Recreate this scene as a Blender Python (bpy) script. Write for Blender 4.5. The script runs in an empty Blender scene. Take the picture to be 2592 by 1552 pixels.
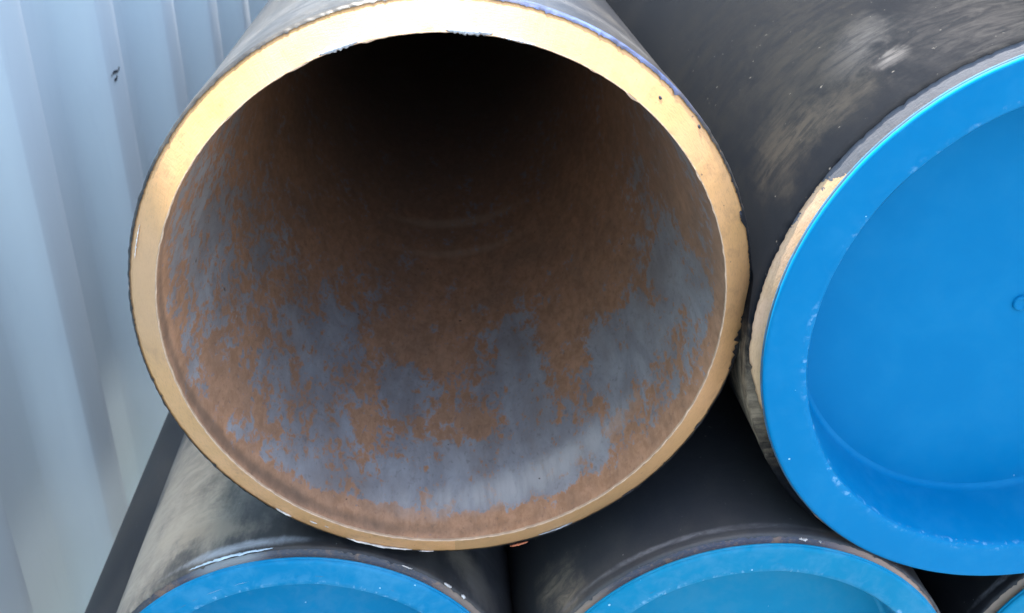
import bpy, math, random
from mathutils import Vector, Matrix, noise
random.seed(7)
sc = bpy.context.scene
C = sc.collection
D2R = math.radians
U = 0.1365            # metres per outer radius of the open pipe
GZ = 6.9             # ground lies this many radii below the open pipe's axis

def W(x, y, z):       # pipe-radius units -> metres, ground at z = 0
    return Vector((x * U, y * U, (z + GZ) * U))

# ------------------------------------------------------------------ camera
YAW, PITCH, ROLL, FPX = .0692, .4708, -.003, 2594.35
CAM = (.0069, -2.9109, 1.5187)
fw = Vector((math.sin(YAW) * math.cos(PITCH), math.cos(YAW) * math.cos(PITCH), -math.sin(PITCH)))
rt = Vector((math.cos(YAW), -math.sin(YAW), 0))
up = rt.cross(fw)
cr = rt * math.cos(ROLL) + up * math.sin(ROLL)
cu = up * math.cos(ROLL) - rt * math.sin(ROLL)
cd = bpy.data.cameras.new('camera')
cd.sensor_width = 36
cd.lens = 36 * FPX / 2592
cd.clip_start = .01
cd.clip_end = 500
cd.dof.use_dof = True
cd.dof.focus_distance = 2.95 * U
cd.dof.aperture_fstop = 32
cam = bpy.data.objects.new('camera', cd)
C.objects.link(cam)
m = Matrix((cr, cu, -fw)).transposed().to_4x4()
m.translation = W(*CAM)
cam.matrix_world = m
sc.camera = cam

# ------------------------------------------------------------------ light
SUN_XZ = D2R(99.1)
SXZ, SY = .988, .155
sd = Vector((SXZ * math.cos(SUN_XZ), SY, SXZ * math.sin(SUN_XZ))).normalized()
world = bpy.data.worlds.new('World')
sc.world = world
world.use_nodes = True
wn = world.node_tree.nodes
sky = wn.new('ShaderNodeTexSky')
sky.sky_type = 'NISHITA'
sky.sun_disc = False
sky.sun_elevation = math.asin(sd.z)
sky.sun_rotation = math.atan2(sd.x, sd.y)
sky.air_density = 1.0
sky.dust_density = 3.0
sky.ozone_density = .3
bg = wn['Background']
bg.inputs[1].default_value = .15
world.node_tree.links.new(sky.outputs[0], bg.inputs[0])
sl = bpy.data.lights.new('sun', 'SUN')
sl.energy = 5.0
sl.angle = D2R(.53)
sl.color = (1, .95, .87)
so = bpy.data.objects.new('sun', sl)
C.objects.link(so)
so.rotation_euler = sd.to_track_quat('Z', 'Y').to_euler()
sc.view_settings.view_transform = 'Standard'
sc.view_settings.look = 'None'
sc.view_settings.gamma = 1
sc.view_settings.exposure = 2.5

# ------------------------------------------------------------------ node helper
class Mat:
    def __init__(s, name):
        s.m = bpy.data.materials.new(name)
        s.m.use_nodes = True
        s.t = s.m.node_tree
        s.b = s.t.nodes['Principled BSDF']
        s.tc = s.t.nodes.new('ShaderNodeTexCoord')
        sep = s.t.nodes.new('ShaderNodeSeparateXYZ')
        s.t.links.new(s.tc.outputs['UV'], sep.inputs[0])
        s.u, s.v = sep.outputs[0], sep.outputs[1]       # angle in degrees, distance along the profile in radii
        s.obj = s.tc.outputs['Object']
    def put(s, sock, val):
        if isinstance(val, bpy.types.NodeSocket):
            s.t.links.new(val, sock)
        else:
            if sock.type == 'RGBA' and len(val) == 3:
                val = (*val, 1)
            sock.default_value = val
    def n(s, typ, ins, out=0, **attrs):
        nd = s.t.nodes.new('ShaderNode' + typ)
        for k, v in attrs.items():
            setattr(nd, k, v)
        for k, v in ins.items():
            s.put(nd.inputs[k], v)
        return nd.outputs[out]
    def ma(s, op, a, b=0.0, c=0.0):
        return s.n('Math', {0: a, 1: b, 2: c}, operation=op)
    def ramp(s, x, a, b, lo=0.0, hi=1.0):
        return s.n('MapRange', {0: x, 1: a, 2: b, 3: lo, 4: hi}, interpolation_type='SMOOTHSTEP')
    def mix(s, f, a, b, blend='MIX'):
        nd = s.t.nodes.new('ShaderNodeMix')
        nd.data_type = 'RGBA'
        nd.blend_type = blend
        s.put(nd.inputs[0], f); s.put(nd.inputs[6], a); s.put(nd.inputs[7], b)
        return nd.outputs[2]
    def vec(s, scale, rot=(0, 0, 0), loc=(0, 0, 0), src=None):
        return s.n('Mapping', {'Vector': src or s.obj, 'Scale': scale, 'Rotation': rot, 'Location': loc})
    def noise(s, vec, scale, detail=5, rough=.55, dist=0.0):
        return s.n('TexNoise', {'Vector': vec, 'Scale': scale, 'Detail': detail, 'Roughness': rough, 'Distortion': dist})
    def blob(s, u0, v0, ru, rv, rot=0.0, soft=.5, wob=None):
        du = s.ma('MULTIPLY', s.ma('SUBTRACT', s.u, u0), 1 / 57.3)
        dv = s.ma('SUBTRACT', s.v, v0)
        ca, sa = math.cos(rot), math.sin(rot)
        a = s.ma('ADD', s.ma('MULTIPLY', du, ca), s.ma('MULTIPLY', dv, sa))
        b = s.ma('SUBTRACT', s.ma('MULTIPLY', dv, ca), s.ma('MULTIPLY', du, sa))
        a = s.ma('MULTIPLY', a, 57.3 / ru)
        b = s.ma('MULTIPLY', b, 1 / rv)
        d = s.ma('SQRT', s.ma('ADD', s.ma('MULTIPLY', a, a), s.ma('MULTIPLY', b, b)))
        if wob is not None:
            d = s.ma('ADD', d, wob)
        return s.ramp(d, 1 + soft, 1 - soft, 0, 1)
    def bump(s, h, strength, dist=.001):
        s.put(s.b.inputs['Normal'], s.n('Bump', {'Strength': strength, 'Distance': dist, 'Height': h}))
    def set(s, **k):
        names = dict(col='Base Color', rough='Roughness', metal='Metallic', spec='Specular IOR Level', coat='Coat Weight', coatr='Coat Roughness')
        for a, v in k.items():
            s.put(s.b.inputs[names[a]], v)
        return s.m

# ------------------------------------------------------------------ materials
def coat_mat(name, seed, dust, blobs, grain=.05, hs=.8, base=(.009, .0105, .014), dustcol=(.12, .11, .09), rough=.5, lin=.35, specks=.5):
    """matt black pipe coating with dust film, wiped streaks and rubbed patches"""
    M = Mat(name)
    off = (seed * 3.1, seed * 1.7, seed * 5.3)
    big = M.noise(M.vec((1, .55, 1), loc=off), 14, 5, .6, .6)
    st = M.noise(M.vec((1, .22, 1), (0.5, 0, .35), off), 70, 6, .7, .4)
    fine = M.noise(M.vec((1, .7, 1), loc=off), 900, 3, .7)
    speck = M.noise(M.vec((1, 1, 1), loc=off), 330, 2, .5)
    f = M.ma('MULTIPLY', M.ramp(big, .40, .72), dust)
    f = M.ma('MULTIPLY_ADD', M.ramp(st, .5, .8), dust * .55, f)
    f = M.ma('MULTIPLY_ADD', fine, grain, f)
    hoop = M.noise(M.n('CombineXYZ', {0: M.ma('MULTIPLY_ADD', M.v, 3.0, M.ma('MULTIPLY', M.u, .10)), 1: M.ma('MULTIPLY_ADD', M.u, -.03, M.ma('MULTIPLY', M.v, 15.0)), 2: seed}), 1.0, 7, .74, 1.2)
    wob = M.ma('MULTIPLY_ADD', M.noise(M.vec((1, .45, 1), (.4, 0, .3), off), 60, 6, .72), 2.4, -1.2)
    col = M.mix(f, base, dustcol)
    for (u0, v0, ru, rv, rot, c, s) in blobs:
        b = M.ma('MULTIPLY', M.blob(u0, v0, ru, rv, rot, .75, wob), s)
        b = M.ma('MULTIPLY', b, M.ramp(hoop, .36, .66, 1.0 - hs, 1.0 + hs * .15))
        col = M.mix(b, col, c)
    col = M.mix(M.ma('MULTIPLY', M.ramp(speck, .735, .77), specks), col, (.26, .25, .23))
    M.bump(M.ma('ADD', M.ma('MULTIPLY', fine, .5), st), .12, .0006)
    return M.set(col=col, rough=M.ma('MULTIPLY_ADD', f, .35, rough - .06), spec=lin)

def bevel_mat(name, seed, paint=None, col0=(.62, .345, .125), dull=None, mt=.65):
    """varnished machined steel weld bevel"""
    M = Mat(name)
    off = (seed * 2.3, seed * 4.1, seed)
    a = M.noise(M.vec((1, 1, 1), loc=off), 30, 4, .6)
    grain = M.noise(M.n('CombineXYZ', {0: M.ma('MULTIPLY', M.u, .9), 1: M.ma('MULTIPLY', M.v, 190.0), 2: seed}), 1.0, 4, .65)
    teeth = M.noise(M.n('CombineXYZ', {0: M.ma('MULTIPLY', M.u, 2.2), 1: M.ma('MULTIPLY', M.v, 9.0), 2: seed}), 1.0, 3, .7)
    c = M.mix(M.ramp(a, .3, .7), col0, (col0[0] * 1.12, col0[1] * 1.12, col0[2] * 1.35))
    c = M.mix(M.ma('MULTIPLY', M.ramp(grain, .48, .75), .45), c, (.30, .20, .10))
    pit = M.noise(M.vec((1, 1, 1), loc=off), 420, 2, .5)
    c = M.mix(M.ma('MULTIPLY', M.ramp(pit, .745, .775), .8), c, (.10, .075, .05))
    stain = M.noise(M.vec((1, 1, 1), loc=off), 95, 5, .7)
    c = M.mix(M.ma('MULTIPLY', M.ramp(stain, .50, .72), .5), c, (.36, .20, .09))
    if dull:
        for (u0, ru, col, s) in dull:
            c = M.mix(M.ma('MULTIPLY', M.blob(u0, .05, ru, 9, 0, .6), s), c, col)
    rough = M.ma('MULTIPLY_ADD', grain, .2, .50)
    metal = mt
    if paint:
        # old grey primer left over part of the bevel, ragged edge
        (u0, u1, vlo, slope, pc) = paint
        wob = M.ma('MULTIPLY_ADD', M.noise(M.vec((1, 1, 1), loc=off), 48, 6, .68), 2.0, -1.0)
        e = M.ma('ADD', M.ma('SUBTRACT', M.v, vlo), M.ma('MULTIPLY', wob, .15))
        e = M.ma('ADD', e, M.ma('MULTIPLY', M.ma('SUBTRACT', u0, M.u), slope))
        f = M.ma('GREATER_THAN', e, 0.0)
        pn = M.noise(M.vec((1, 1, 1), loc=off), 120, 4, .6)
        c = M.mix(f, c, M.mix(pn, pc, (pc[0] * 1.5, pc[1] * 1.5, pc[2] * 1.5)))
        rough = M.ma('MULTIPLY_ADD', f, .1, rough)
        metal = M.ma('SUBTRACT', mt, M.ma('MULTIPLY', f, mt))
    M.bump(M.ma('ADD', M.ma('MULTIPLY', teeth, .6), grain), .25, .0006)
    return M.set(col=c, rough=rough, spec=.5, metal=metal, coat=.85 * (mt > .5), coatr=.5)

def bore_mat():
    """mill scale breaking up into rust, streaked along the pipe"""
    M = Mat('mill_scale_and_rust')
    st = M.noise(M.vec((1, .28, 1)), 62, 7, .68, .5)
    sm = M.noise(M.vec((1, .40, 1), loc=(3, 1, 2)), 190, 5, .7, .3)
    big = M.noise(M.vec((1, .5, 1), loc=(1, 7, 3)), 17, 4, .6, .4)
    wob = M.ma('MULTIPLY_ADD', M.noise(M.vec((1, .5, 1), loc=(5, 2, 8)), 75, 6, .72), 2.6, -1.3)
    f = M.ma('MULTIPLY_ADD', big, .42, M.ma('MULTIPLY', st, .55))
    fn = M.noise(M.vec((1, .5, 1), loc=(4, 4, 2)), 420, 3, .6, .2)
    f = M.ma('MULTIPLY_ADD', sm, .85, f)
    f = M.ma('MULTIPLY_ADD', fn, .45, f)
    f = M.ma('SUBTRACT', f, .40)
    blue = [(-124, 1.14, 10, .33, .12), (-104, 1.02, 8, .22, .13), (-70, 1.15, 8, .55, .14), (-12, .70, 11, .26, .13),
            (-3, .30, 10, .20, .1), (-38, .74, 13, .30, .12), (-118, .22, 16, .07, .09), (-132, .60, 13, .26, .09),
            (-76, .36, 32, .2, .10), (-84, 1.0, 9, .16, .05), (-172, .75, 12, .35, .05), (-112, .45, 12, .2, .06)]
    rust = [(-54, 1.2, 9, .36, .17), (-89, .74, 10, .13, .15), (-97, 1.55, 14, .3, .12), (-58, 2.1, 30, .6, .10),
            (-150, .30, 16, .14, .10), (-30, 1.5, 18, .5, .12), (-113, .9, 4, .5, .08), (10, .9, 14, .9, .1), (-100, .12, 40, .05, .1),
            (-14, .42, 9, .08, .05)]
    for (u0, v0, ru, rv, a) in blue:
        f = M.ma('MULTIPLY_ADD', M.blob(u0, v0, ru, rv, 0, .45, wob), a, f)
    for (u0, v0, ru, rv, a) in rust:
        f = M.ma('MULTIPLY_ADD', M.blob(u0, v0, ru, rv, 0, .45, wob), -a, f)
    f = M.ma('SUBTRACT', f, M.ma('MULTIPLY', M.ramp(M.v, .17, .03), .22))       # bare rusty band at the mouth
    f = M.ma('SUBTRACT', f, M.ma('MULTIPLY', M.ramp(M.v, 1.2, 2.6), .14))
    k = M.ramp(f, .655, .80)
    edge = M.ma('MULTIPLY', M.ramp(f, .64, .70), M.ramp(f, .77, .73))
    rc = M.mix(M.ramp(sm, .3, .7), (.33, .175, .092), (.50, .28, .16))
    rc = M.mix(M.ma('MULTIPLY', edge, .6), rc, (.46, .20, .08))
    bc = M.mix(M.ramp(st, .35, .7), (.21, .225, .24), (.33, .345, .355))
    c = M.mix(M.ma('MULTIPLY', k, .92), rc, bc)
    # shade painted into the colour: bore darkens with depth and overhead
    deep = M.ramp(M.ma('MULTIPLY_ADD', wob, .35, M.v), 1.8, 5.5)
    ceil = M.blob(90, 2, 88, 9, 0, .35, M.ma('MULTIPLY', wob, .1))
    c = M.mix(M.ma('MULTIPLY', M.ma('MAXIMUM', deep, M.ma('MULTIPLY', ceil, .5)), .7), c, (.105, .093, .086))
    tone = M.noise(M.vec((1, .4, 1), loc=(2, 6, 6)), 38, 5, .65)
    c = M.mix(M.ramp(tone, .35, .75, 0, .45), c, (.16, .115, .085))
    c = M.mix(M.ma('MULTIPLY', M.ramp(fn, .56, .72), .35), c, (.10, .075, .06))
    dusty = M.ma('MULTIPLY', M.blob(-72, .27, 26, .085, .15, .8, M.ma('MULTIPLY', wob, .6)), M.ramp(M.noise(M.vec((1, .1, 1)), 150, 4, .6), .3, .65, .25, .85))  # painted highlight: pale sky glare on the bore floor near the mouth
    c = M.mix(dusty, c, (.47, .45, .42))  # dusty is the painted sky glare on the bore floor
    grime = M.ma('MULTIPLY', M.blob(-150, .045, 55, .03, 0, .8, M.ma('MULTIPLY', wob, .8)), .6)
    c = M.mix(grime, c, (.10, .07, .05))
    dots = M.noise(M.vec((1, .8, 1), loc=(9, 9, 1)), 160, 1, .4)
    c = M.mix(M.ma('MULTIPLY', M.ramp(dots, .80, .82), .85), c, (.05, .035, .03))
    for (v0, w, s) in ((2.52, .05, .3), (2.98, .07, .42)):
        ring = M.ma('MULTIPLY', M.blob(-85, v0, 22, w, 0, .6), s)  # faint glints painted as pale arcs on the bore floor
        c = M.mix(ring, c, (.52, .40, .28))
    M.bump(M.ma('ADD', M.ma('MULTIPLY', k, .7), sm), .22, .0007)
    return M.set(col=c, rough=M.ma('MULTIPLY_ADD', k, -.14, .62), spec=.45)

def cap_mat(name, seed, base, dust, dustcol, lip, scuffs=True, sp_=.05, edge=None):
    """moulded blue polyethylene: faint mottling, dust, scuffed lip, specks"""
    M = Mat(name)
    off = (seed * 1.9, seed * 2.7, seed * 4.3)
    a = M.noise(M.vec((1, 1, 1), loc=off), 26, 4, .6, .3)
    b = M.noise(M.vec((1, 1, 1), loc=off), 120, 5, .65, .5)
    c = M.mix(M.ramp(a, .3, .7), base, (base[0] * 1.3 + .0005, base[1] * 1.07, base[2] * 1.04))
    d = M.ma('MULTIPLY', M.ramp(M.ma('MULTIPLY_ADD', b, .5, M.ma('MULTIPLY', a, .5)), .42, .66), dust)
    if scuffs:
        near = M.ma('MULTIPLY', M.ramp(M.ma('ABSOLUTE', M.ma('SUBTRACT', M.v, lip)), .09, 0.0), M.ramp(b, .42, .62))
        d = M.ma('MAXIMUM', d, M.ma('MULTIPLY', near, min(.6, dust * .9)))
    c = M.mix(d, c, dustcol)
    sp = M.n('TexVoronoi', {'Vector': M.vec((1, 1, 1), loc=off), 'Scale': 115.0}, 0)
    r = M.n('TexVoronoi', {'Vector': M.vec((1, 1, 1), loc=off), 'Scale': 115.0}, 1)
    rs = M.n('SeparateColor', {0: r}, 0)
    spk = M.ma('LESS_THAN', sp, M.ma('MULTIPLY', M.ma('SUBTRACT', rs, .62), .17))
    c = M.mix(M.ma('MULTIPLY', spk, .6), c, (.45, .7, .85))
    if edge is not None:
        er = M.ma('MULTIPLY', M.ramp(M.v, edge + .004, edge - .004), M.ramp(b, .3, .6, .45, .95))
        c = M.mix(er, c, (.05, .085, .115))
    if scuffs:
        band = M.ramp(M.ma('ABSOLUTE', M.ma('SUBTRACT', M.v, lip)), .020, .004)
        sn = M.noise(M.n('CombineXYZ', {0: M.ma('MULTIPLY', M.u, .55), 1: M.ma('MULTIPLY', M.v, 30.0), 2: seed}), 1.0, 5, .6)
        c = M.mix(M.ma('MULTIPLY', M.ma('MULTIPLY', band, M.ma('MULTIPLY', M.ramp(sn, .52, .66), M.ramp(a, .40, .62))), .42), c, (.34, .55, .74))
    M.bump(b, .05, .0005)
    return M.set(col=c, rough=M.ma('MULTIPLY_ADD', d, .3, .46), spec=sp_)

def flat_mat(name, col, rough=.5, var=.3, spec=.4, scale=200):
    M = Mat(name)
    nz = M.noise(M.vec((1, 1, 1)), scale, 4, .65)
    c = M.mix(M.ramp(nz, .3, .75), tuple(x * (1 - var) for x in col), tuple(min(1, x * (1 + var)) for x in col))
    M.bump(nz, .2, .0005)
    return M.set(col=c, rough=rough, spec=spec)

def wall_mat():
    M = Mat('pale_container_paint')
    a = M.noise(M.vec((1, 1, .25)), 5, 4, .55)
    b = M.noise(M.vec((1, 1, .15)), 60, 4, .6)
    c = M.mix(M.ramp(a, .3, .7), (.69, .79, .78), (.74, .84, .82))
    c = M.mix(M.ma('MULTIPLY', M.ramp(b, .55, .8), .25), c, (.60, .69, .70))
    M.bump(a, .05, .002)
    return M.set(col=c, rough=.42, spec=.45)

def ground_mat():
    M = Mat('dusty_yard_concrete')
    a = M.noise(M.vec((1, 1, 1)), 2.2, 6, .6)
    b = M.noise(M.vec((1, 1, 1)), 70, 5, .7)
    c = M.mix(M.ramp(a, .3, .7), (.135, .14, .145), (.18, .185, .19))
    c = M.mix(M.ma('MULTIPLY', M.ramp(b, .45, .75), .4), c, (.10, .10, .10))
    M.bump(b, .4, .004)
    return M.set(col=c, rough=.85)

# ------------------------------------------------------------------ mesh helpers
def link(name, verts, faces, mat, parent=None, uvs=None, smooth=True):
    me = bpy.data.meshes.new(name)
    me.from_pydata([tuple(v) for v in verts], [], faces)
    if uvs:
        l = me.uv_layers.new(name='UVMap')
        for p in me.polygons:
            us = [uvs[me.loops[i].vertex_index] for i in p.loop_indices]
            for i, q in zip(p.loop_indices, us):
                l.data[i].uv = q
    if smooth:
        me.polygons.foreach_set('use_smooth', [True] * len(me.polygons))
    me.materials.append(mat)
    o = bpy.data.objects.new(name, me)
    C.objects.link(o)
    if parent:
        o.parent = parent
    return o

def tag(o, label=None, cat=None, group=None, kind=None):
    for k, v in (('label', label), ('category', cat), ('group', group), ('kind', kind)):
        if v:
            o[k] = v
    return o

def empty(name, loc):
    o = bpy.data.objects.new(name, None)
    o.empty_display_size = .05
    C.objects.link(o)
    o.location = loc
    return o

def lathe(name, prof, mat, parent, n=360, jit=None, start=-90.0, centre_z=0.0, close=False, vend=False):
    """revolve (r, y) about the pipe axis; UV = (angle in degrees, profile length or y)"""
    V, F, T = [], [], []
    L = [0.0]
    for a, b in zip(prof, prof[1:]):
        L.append(L[-1] + math.hypot(b[0] - a[0], b[1] - a[1]))
    for i in range(n + 1):
        d = start + 360.0 * i / n
        t = D2R(d)
        for k, (r, y) in enumerate(prof):
            if jit:
                dr, dy = jit(k, t)
                r, y = r + dr, y + dy
            V.append((r * math.cos(t) * U, y * U, (r * math.sin(t) + centre_z) * U))
            T.append((d, L[k] - (L[-1] if vend else 0)))
    m = len(prof)
    for i in range(n):
        for k in range(m - 1):
            a = i * m + k
            F.append((a, a + m, a + m + 1, a + 1))
        if close:
            a = i * m
            F.append((a + m - 1, a + 2 * m - 1, a + m, a))
    return link(name, V, F, mat, parent, T)

def nz(t, f, seed):
    return noise.noise(Vector((math.cos(t) * f, math.sin(t) * f, seed)))

def ragged(t, seed, f=42):
    a = .5 + .5 * nz(t, f, seed)
    b = .5 + .5 * nz(t, f * 4, seed + 5)
    c = max(0, nz(t, f * 1.7, seed + 9) - .25) * 2.2
    return .35 * a + .5 * b + c

def arc_flake(name, parent, cz, a0, a1, r, w, y, h, mat, n=26, seed=0, rag=.5, slope=0.0):
    """thin ragged crust following the pipe end from angle a0 to a1"""
    V, F = [], []
    for i in range(n + 1):
        f = i / n
        t = D2R(a0 + (a1 - a0) * f)
        e = math.sin(math.pi * f) ** .45
        k = e * (1 - rag * .5 + rag * noise.noise(Vector((i * .55, seed, 0))))
        o = rag * w * .5 * noise.noise(Vector((i * .8, seed, 4)))
        hh = h * e * (.6 + .8 * abs(noise.noise(Vector((i * .9, seed, 8)))))
        for (dr, dy) in ((-w * k, .0), (-w * .45 * k, -hh), (w * .45 * k, -hh * .9), (w * k, .0)):
            rr = r + o + dr
            yy = y + dy + slope * (rr - r)
            V.append((rr * math.cos(t) * U, yy * U, (rr * math.sin(t) + cz) * U))
    for i in range(n):
        for k in range(3):
            a = i * 4 + k
            F.append((a, a + 4, a + 5, a + 1))
        F.append((i * 4 + 3, i * 4 + 7, i * 4 + 4, i * 4))
    return link(name, V, F, mat, parent)

# ------------------------------------------------------------------ setting
g = 260
gm = ground_mat()
n = 40
gv, gf = [], []
for j in range(n + 1):
    for i in range(n + 1):
        gv.append(((i / n - .5) * g, (j / n - .5) * g, 0))
for j in range(n):
    for i in range(n):
        a = j * (n + 1) + i
        gf.append((a, a + 1, a + n + 2, a + n + 1))
tag(link('ground', gv, gf, gm), kind='structure')

# ------------------------------------------------------------------ shipping container
TH = D2R(1.5)
WD = 3.18                      # distance from the camera's foot to the outer ribs of the side wall
ed = Vector((math.sin(TH), math.cos(TH), 0))
en = Vector((math.cos(TH), -math.sin(TH), 0))
PIT = .622 * WD
S0 = 2.885 * WD                # where an outer flat begins
DEP = .37
TOP = 14.2
def cw(s, d, z):               # along the wall, outwards from it, height (pipe-radius units)
    p = Vector((CAM[0], CAM[1], 0)) + ed * s - en * (WD - d)
    return W(p.x, p.y, z)
root = empty('shipping_container', cw(6, -9, -GZ))
root.rotation_euler = (0, 0, -TH)
bpy.context.view_layer.update()
inv = root.matrix_world.inverted()
def cl(s, d, z):
    return inv @ cw(s, d, z)
wm = wall_mat()
prof = []
K0, K1 = -9, 13
for k in range(K0, K1):
    b = S0 + k * PIT
    for (s, d) in ((0, 0), (.25, 0), (.34, -DEP), (.91, -DEP)):
        prof.append((b + s * PIT, d))
prof.append((S0 + K1 * PIT, 0))
def chaikin(p, q):
    o = [p[0]]
    for a, b in zip(p, p[1:]):
        o.append((a[0] + (b[0] - a[0]) * q, a[1] + (b[1] - a[1]) * q))
        o.append((b[0] + (a[0] - b[0]) * q, b[1] + (a[1] - b[1]) * q))
    o.append(p[-1])
    return o
prof = chaikin(chaikin(prof, .07), .25)
zs = [-GZ + 1.1 + (TOP - .7 + GZ - 1.1) * i / 24 for i in range(25)]
V, F = [], []
for (s, d) in prof:
    for z in zs:
        V.append(cl(s, d, z))
nzs = len(zs)
for i in range(len(prof) - 1):
    for k in range(nzs - 1):
        a = i * nzs + k
        F.append((a, a + 1, a + nzs + 1, a + nzs))
link('side_panel', V, F, wm, root)
def cbox(name, s0, s1, d0, d1, z0, z1, mat):
    V = [cl(s, d, z) for s in (s0, s1) for d in (d0, d1) for z in (z0, z1)]
    F = [(0, 1, 3, 2), (4, 6, 7, 5), (0, 4, 5, 1), (2, 3, 7, 6), (0, 2, 6, 4), (1, 5, 7, 3)]
    o = link(name, V, F, mat, root, smooth=False)
    bv = o.modifiers.new('edge', 'BEVEL')
    bv.width = .006
    bv.segments = 2
    return o
SA, SB = S0 + K0 * PIT, S0 + K1 * PIT
cbox('bottom_rail', SA, SB, -.5, .02, -GZ + .1, -GZ + 1.1, wm)
cbox('top_rail', SA, SB, -.5, .02, TOP - .7, TOP, wm)
cbox('corner_post', SA - 1.1, SA, -1.1, .04, -GZ, TOP, wm)
cbox('corner_post', SB, SB + 1.1, -1.1, .04, -GZ, TOP, wm)
cbox('roof', SA, SB, -17.5, -.5, TOP - .5, TOP - .05, wm)
cbox('end_panel', SA - .8, SA - .4, -17.5, -1.1, -GZ + .1, TOP - .5, wm)
cbox('end_panel', SB + .4, SB + .8, -17.5, -1.1, -GZ + .1, TOP - .5, wm)
cbox('far_side_panel', SA - .8, SB + .8, -18, -17.5, -GZ + .1, TOP - .05, wm)
# small dark scribble on a rib, pen strokes lying 1 mm proud of the paint
ink = flat_mat('black_marker_ink', (.035, .05, .065), .6, .3)
V, F = [], []
def stroke(pts, w):
    for (a, b) in zip(pts, pts[1:]):
        dx, dz = b[0] - a[0], b[1] - a[1]
        l = math.hypot(dx, dz)
        nx, nz_ = -dz / l * w, dx / l * w
        i = len(V)
        for (s, z) in ((a[0] + nx, a[1] + nz_), (a[0] - nx, a[1] - nz_), (b[0] - nx, b[1] - nz_), (b[0] + nx, b[1] + nz_)):
            V.append(cl(s, .008, z))
        F.append((i, i + 1, i + 2, i + 3))
stroke([(9.4709, -0.7636), (9.4403, -0.7907)], .012)
stroke([(9.4206, -0.7894), (9.3078, -0.7694), (9.2795, -0.7854)], .012)
stroke([(9.383, -0.8203), (9.3529, -0.8389), (9.288, -0.8423)], .012)
stroke([(9.3406, -0.8375), (9.3538, -0.8554)], .012)
stroke([(9.2431, -0.784), (9.2275, -0.7907)], .012)
link('marker_scribble', V, F, ink, root, smooth=False)
tag(root, 'pale blue-grey corrugated steel container wall standing left of the pipes', 'container')

# ------------------------------------------------------------------ pipes
LEN = 17.0
GRP = 'black coated steel pipes stacked beside the container'
burr_white = flat_mat('pale_paint_curl', (.60, .58, .54), .5, .35)
burr_grey = flat_mat('grey_residue', (.33, .35, .37), .5, .35)
burr_dark = flat_mat('torn_black_coating', (.03, .034, .045), .45, .4)
burr_rust = flat_mat('orange_primer_flake', (.52, .16, .07), .6, .3)
steel = flat_mat('bright_filed_steel', (.45, .31, .2), .35, .2, .6)
dark_bore = flat_mat('dark_rusty_bore', (.12, .07, .05), .8, .4)

def pipe(x, y, z, R, coat, bev, ri, d1, seed, label, rag=.008, nseg=480, ridges=False, length=LEN, borem=None, over=None):
    root = empty('steel_pipe', W(x, y, z - R))
    tag(root, label, 'pipe', GRP)
    cz = R                        # axis height above the pipe's own base
    yb = lambda r: d1 * (r / R - ri) / (1 - ri)
    ro = .997
    def jit(k, t):
        if k == 0:
            a = ragged(t, seed)
            e = over(t) if over else 0
            dr = -(a * rag + e) * R
            return dr, dr / R * d1 / (1 - ri)
        if k in (1, 2):
            return .0025 * R * nz(t, 40, seed + 2), .004 * nz(t, 55, seed + 3)
        return 0, 0
    p = [(ro * R, yb(ro * R) - .004), (.999 * R, d1 - .004), (1.003 * R, d1 + .006)]
    if ridges:
        p += [(1.0035, d1 + .03), (1.001, d1 + .05), (1.004, d1 + .085), (1.0045, d1 + .12), (1.0015, d1 + .16), (1.003, d1 + .22), (1.0, d1 + .3), (1.0, d1 + .8)]
    else:
        p += [(1.003 * R, d1 + .03), (1.0 * R, d1 + .07), (1.0 * R, d1 + .3)]
    p += [(R, y_) for y_ in (2.0, 5.0, length)]
    lathe('coating', p, coat, root, nseg, jit, centre_z=cz)
    bp = [(R * (ri + .003), .0015)] + [(R * (ri + .003 + (.996 - ri) * f), .0015 + (d1 - .0015) * f) for f in (.06, .3, .55, .8, 1)]
    lathe('bevel', bp, bev, root, nseg, lambda k, t: (0, .0012 * nz(t, 18 + k, seed + k)), centre_z=cz)
    if borem:
        def jl(k, t):
            a = max(0, nz(t, 25, seed + 21)) * .006
            return -a * (.3 if k in (0, 3) else 1), -.003 * nz(t, 60, seed + 31)
        lathe('root_face', [(R * ri, .012), (R * (ri - .0005), .001), (R * (ri + .0012), -.0012), (R * (ri + .0035), .0012)], steel, root, nseg, jl, centre_z=cz)
        bl = [(R * ri, .008 + (length - .008) * (i / 60) ** 2) for i in range(61)]
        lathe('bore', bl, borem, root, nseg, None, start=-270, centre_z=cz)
        o = lathe('end_plug', [(R * ri * .999, length - .1), (R * ri * .5, length - .12), (.0005, length - .12)], dark_bore, root, 96, None, centre_z=cz)
    else:
        lathe('bore', [(R * (ri + .006), .0035), (R * ri, .02), (R * ri, 3), (R * ri, length)], dark_bore, root, 120, None, centre_z=cz)
    return root, cz

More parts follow.
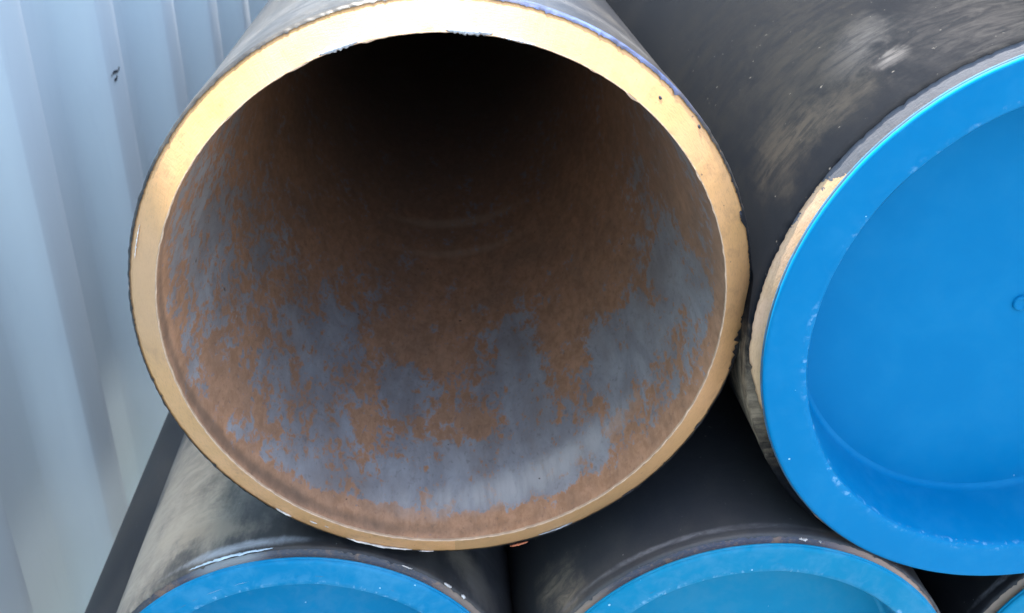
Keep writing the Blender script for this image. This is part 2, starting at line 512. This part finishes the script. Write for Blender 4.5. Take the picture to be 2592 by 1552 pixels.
GREYD = (.21, .215, .21)
BEIGE = (.27, .22, .155)
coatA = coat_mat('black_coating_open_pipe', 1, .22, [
    (66, .014, 22, .016, 0, (.07, .11, .27), .95), (115, .3, 26, .25, 0, (.09, .09, .09), .5), (60, .28, 18, .07, 0, (.09, .09, .09), .5)], rough=.46, lin=.32)  # first patch paints the blue sky reflection along the rim edge
bevA = bevel_mat('yellow_varnished_bevel', 2, None, dull=[(-118, 38, (.40, .235, .075), .55), (172, 14, (.55, .33, .17), .8), (-50, 40, (.43, .27, .13), .5)])
def overA(t):                    # torn coating spilling over the bevel edge on the right
    d = math.degrees(t)
    return .035 * max(0, 1 - abs(d + 7) / 9) * (.6 + nz(t, 60, 77)) + .012 * max(0, 1 - abs(d - 17) / 2)
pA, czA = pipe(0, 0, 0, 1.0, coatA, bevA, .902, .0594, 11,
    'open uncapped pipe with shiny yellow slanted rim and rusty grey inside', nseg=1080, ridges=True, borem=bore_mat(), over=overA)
SLA = .0594 / .098
yA = lambda r: .0594 * (r - .902) / .098
for (a0, a1, r, w, h, mt, s, rag) in (
        (-129.6, -125.8, .985, .007, .010, burr_white, 1, .5),
        (-113.5, -99, .990, .008, .014, burr_white, 2, .9),
        (-122.3, -120.6, .955, .004, .007, burr_white, 3, .5),
        (-119, -118, .950, .0025, .005, burr_white, 4, .5),
        (-98, -94.5, .995, .003, .009, burr_white, 5, .9),
        (-72, -64, .985, .006, .008, burr_grey, 6, .8),
        (104, 111.5, .909, .012, .012, burr_grey, 7, .45),
        (80, 88.5, .910, .015, .014, burr_grey, 8, .45),
        (72, 79, .905, .006, .010, burr_grey, 9, .9),
        (-2.6, .6, 1.004, .006, .012, burr_white, 10, .9),
        (-78.5, -74.5, 1.008, .006, .010, burr_rust, 12, .8),
        (160, 167, .978, .004, .006, burr_white, 13, .9),
        (46.4, 47.2, .952, .006, .003, burr_dark, 14, .6), (37.0, 37.8, .983, .006, .004, burr_dark, 15, .6),
        (17.0, 18.8, .988, .009, .004, burr_dark, 16, .9), (-30.5, -28.5, .991, .007, .006, burr_dark, 17, .9), (-52, -49, .991, .005, .006, burr_dark, 18, .9)):
    y0 = yA(r) if r < 1 else .058
    arc_flake('paint_flake', pA, czA, a0, a1, r, w, y0 - .001, h, mt, 26, s, rag, SLA if r < 1 else 0)

coatB = coat_mat('black_coating_right_pipe', 4, .10, [
    (124, .55, 5, .17, .5, (.05, .052, .055), .6), (123.5, .30, 2.4, .05, .5, (.085, .085, .088), .75), (131, .8, 12, .5, .3, (.018, .018, .017), .6),
    (148, .34, 7, .18, .25, (.038, .034, .028), .45), (137, .26, 8, .10, .6, (.032, .030, .026), .45), (104, .25, 16, .4, .3, (.03, .03, .031), .6), (140, 1.4, 22, .9, .2, (.0085, .009, .0095), .6),
    (196, .12, 14, .14, 0, BEIGE, .9)], base=(.0032, .0044, .0068), dustcol=(.018, .0185, .019), rough=.75, lin=.035, specks=.2, grain=.12)
bevB = bevel_mat('bevel_with_grey_primer', 5, (143, 0, .055, .0075, (.06, .063, .073)), col0=(.50, .33, .18), mt=.3)
pB, czB = pipe(1.997, -.095, -.105, 1.018, coatB, bevB, .89, .062, 23,
    'black steel pipe right of the open one, carrying the large bright blue cap', rag=.009,
    over=lambda t: .05 * max(0, 1 - abs(math.degrees(t) - 205) / 22))

coatC = coat_mat('black_coating_lower_left_pipe', 7, .35, hs=.34, blobs=[
    (128, .75, 24, .65, .15, (.31, .265, .20), .95), (140, .35, 14, .3, .2, (.33, .285, .22), .9), (118, .3, 12, .12, .3, (.34, .29, .215), .8),
    (112, .20, 10, .05, .3, BEIGE, .8), (104, .045, 14, .02, 0, (.33, .35, .36), .95), (100, .34, 8, .15, .2, (.1, .1, .1), .6), (40, .2, 10, .08, .4, BEIGE, .8), (20, .6, 24, .6, 0, (.11, .105, .1), .8)])
bevC = bevel_mat('blackened_bevel', 8, None, mt=0, col0=(.05, .055, .065), dull=[(106, 8, (.30, .31, .29), .9), (40, 9, (.30, .22, .15), .6)])
pC, czC = pipe(-.592, -.018, -1.766, .84, coatC, bevC, .89, .056, 37,
    'dusty grey-smeared pipe under the open pipe, nearest the container wall', rag=.009)
arc_flake('paint_flake', pC, czC, 94, 116, .845, .005, .05, .012, flat_mat('pale_blue_paint_curl', (.48, .60, .68), .45, .2), 40, 21, .9)
arc_flake('paint_flake', pC, czC, 47, 49.5, .842, .008, .05, .012, burr_white, 16, 22, .9)
arc_flake('paint_flake', pC, czC, 42, 43.5, .840, .010, .05, .014, burr_white, 16, 23, .9)
arc_flake('paint_flake', pC, czC, 59, 62, .842, .003, .04, .006, burr_white, 16, 24, .9)

coatD = coat_mat('black_coating_lower_middle_pipe', 9, .26, [
    (146, .22, 7, .10, .2, BEIGE, .7), (142, .08, 6, .05, .2, BEIGE, .6), (108, .05, 30, .012, 0, (.2, .2, .21), .7), (90, .5, 20, .4, 0, (.05, .05, .052), .6)], base=(.022, .026, .034), grain=.25)
bevD = bevel_mat('blackened_bevel_with_tan', 10, None, mt=0, col0=(.045, .05, .065), dull=[(143, 11, (.30, .22, .15), .85), (52, 16, (.36, .24, .17), .9)])
pD, czD = pipe(1.088, -.146, -1.722, .858, coatD, bevD, .89, .056, 41,
    'black pipe under the gap between the open pipe and the bright blue cap', rag=.009)
arc_flake('paint_flake', pD, czD, 78, 80.5, .845, .006, .05, .012, burr_white, 14, 31, .9)
arc_flake('paint_flake', pD, czD, 74.5, 75.3, .845, .005, .05, .010, burr_white, 10, 32, .9)

B3X, B3Y, B3Z = 2.79, -.06, -1.78
coatE = coat_mat('black_coating_corner_pipe', 12, .12, [(140, .05, 10, .012, 0, (.3, .3, .32), .8)])
pE, czE = pipe(B3X, B3Y, B3Z, .84, coatE, bevD, .89, .056, 51,
    'black pipe in the lower right corner of the photo, below the bright blue cap', rag=.009)
pF, czF = pipe(-1.425, -.05, -3.16, .84, coat_mat('black_coating_low_pipe', 14, .25, [(166, 2.5, 9, 3, 0, (.11, .11, .108), .9)], hs=.3, base=(.016, .018, .021)), bevD, .89, .056, 57,
    'plain black pipe low in the gap between container wall and dusty pipe', nseg=200)

# ------------------------------------------------------------------ blue end caps
CG = 'blue plastic end caps plugging the pipes'
def cap(x, y, z, R, rf, rl, rb, dep, mats, label, nub=True, nseg=480):
    """push-in cap: flat flange over the pipe end, recess wall going into the bore, flat floor"""
    root = empty('pipe_cap', W(x, y, z - rf))
    tag(root, label, 'cap', CG)
    cz = rf
    fl = [(.89 * R, .022), (rf - .006, .022), (rf - .001, .019), (rf, .016), (rf, .012), (rf - .002, .011), (rf - .005, .010), (rf - .004, .007),
          (rf - .006, .003), (rf - .011, .0005), (rf - .02, 0), (rf * .5 + rl * .5, .0015), (rl + .025, 0), (rl + .012, .0012), (rl + .005, .004)]
    def jf(k, t):
        return .0012 * nz(t, 3, 5.5) + (.0006 * nz(t, 60, 3.3) if 2 < k < 9 else 0), .0012 * nz(t, 4, 8.5)
    lathe('flange', fl, mats[0], root, nseg, jf, centre_z=cz, vend=True)
    wl = [(rl + .005, .004), (rl + .001, .010), (rl - .001, .02)]
    for i in range(1, 6):
        f = i / 6
        wl.append((rl - .001 + (rb + .004 - rl) * f, .02 + (dep - .045) * f))
    wl += [(rb + .003, dep - .025), (rb - .001, dep - .010), (rb - .008, dep - .003), (rb - .018, dep)]
    lathe('recess_wall', wl, mats[1], root, nseg, None, centre_z=cz)
    fr = [(rb - .018, dep)] + [((rb - .018) * (1 - i / 14) + .002, dep - .010 * math.sin(math.pi * .5 * i / 14)) for i in range(1, 15)]
    lathe('recess_floor', fr, mats[2], root, nseg, None, centre_z=cz)
    if nub:
        o = lathe('moulding_nub', [(.030, .003), (.029, -.007), (.026, -.010), (.019, -.0105), (.016, -.008), (.0005, -.0075)], mats[2], root, 40, None, centre_z=0)
        o.location = (0, (dep - .010) * U, cz * U)
    return root

BRIGHT = (.0004, .145, .325)
capm = [cap_mat('bright_blue_plastic_flange', 1, BRIGHT, .05, (.1, .3, .5), -.008, edge=-.150),
        cap_mat('bright_blue_plastic_wall', 2, BRIGHT, .05, (.1, .3, .5), .004),
        cap_mat('bright_blue_plastic_floor', 3, BRIGHT, .03, (.1, .3, .5), .01, scuffs=False)]
cap(2.009, -.112, -.105, 1.018, 1.0, .846, .803, .289, capm, 'large bright blue pipe cap filling the right side of the photo')
DUSTY = (.004, .16, .32)
capd = [cap_mat('dusty_blue_plastic_flange', 4, DUSTY, .28, (.10, .30, .46), -.008),
        cap_mat('dusty_blue_plastic_wall', 5, DUSTY, .3, (.10, .26, .40), .004),
        cap_mat('dusty_blue_plastic_floor', 6, DUSTY, .25, (.08, .22, .36), .01, scuffs=False)]
DULL = (.003, .165, .30)
capn = [cap_mat('dull_blue_plastic_flange', 7, DULL, .45, (.06, .22, .35), -.008),
        cap_mat('dull_blue_plastic_wall', 8, DULL, .4, (.06, .22, .34), .004),
        cap_mat('dull_blue_plastic_floor', 9, DULL, .3, (.05, .19, .30), .01, scuffs=False)]
cap(-.592, -.018, -1.766, .84, .8236, .704, .66, .25, capd, 'blue cap at bottom left, on the dusty pipe under the open pipe')
cap(1.088, -.146, -1.722, .858, .846, .7246, .684, .25, capn, 'dull blue cap at bottom centre, tucked under the large bright blue cap')
cap(B3X, B3Y, B3Z, .84, .824, .700, .66, .25, capn, 'blue cap of which only a sliver shows in the bottom right corner')

# ------------------------------------------------------------------ stack supports below the frame, plus two unseen pipes added to shade the wall
for (x, z, rr, lab) in ((.25, -3.12, .84, 'black pipe of the bottom layer below the two small blue caps'), (1.94, -3.12, .84, 'black pipe of the bottom layer below the corner cap'),
        (4.05, -.10, 1.018, 'unseen black pipe added right of the frame to shade the container wall'), (3.05, 1.68, 1.018, 'unseen black pipe added above the large bright blue cap to shade the container wall')):
    pipe(x, -.05, z, rr, coatE, bevD, .89, .056, 60 + int(x * 10), lab, nseg=120)
wood = flat_mat('weathered_timber', (.16, .12, .08), .85, .35, .2, 60)
for k, y in enumerate((2.2, 12.5)):
    V = [tuple(W(a, b, c)) for a in (-1.7, 3.6) for b in (y, y + 1.4) for c in (-GZ, -4.005)]
    o = link('timber_bearer', V, [(0, 1, 3, 2), (4, 6, 7, 5), (0, 4, 5, 1), (2, 3, 7, 6), (0, 2, 6, 4), (1, 5, 7, 3)], wood, smooth=False)
    bv = o.modifiers.new('edge', 'BEVEL'); bv.width = .006; bv.segments = 2
    tag(o, ('thick timber block on the ground under the front of the pipe stack', 'thick timber block on the ground under the rear of the pipe stack')[k], 'timber')
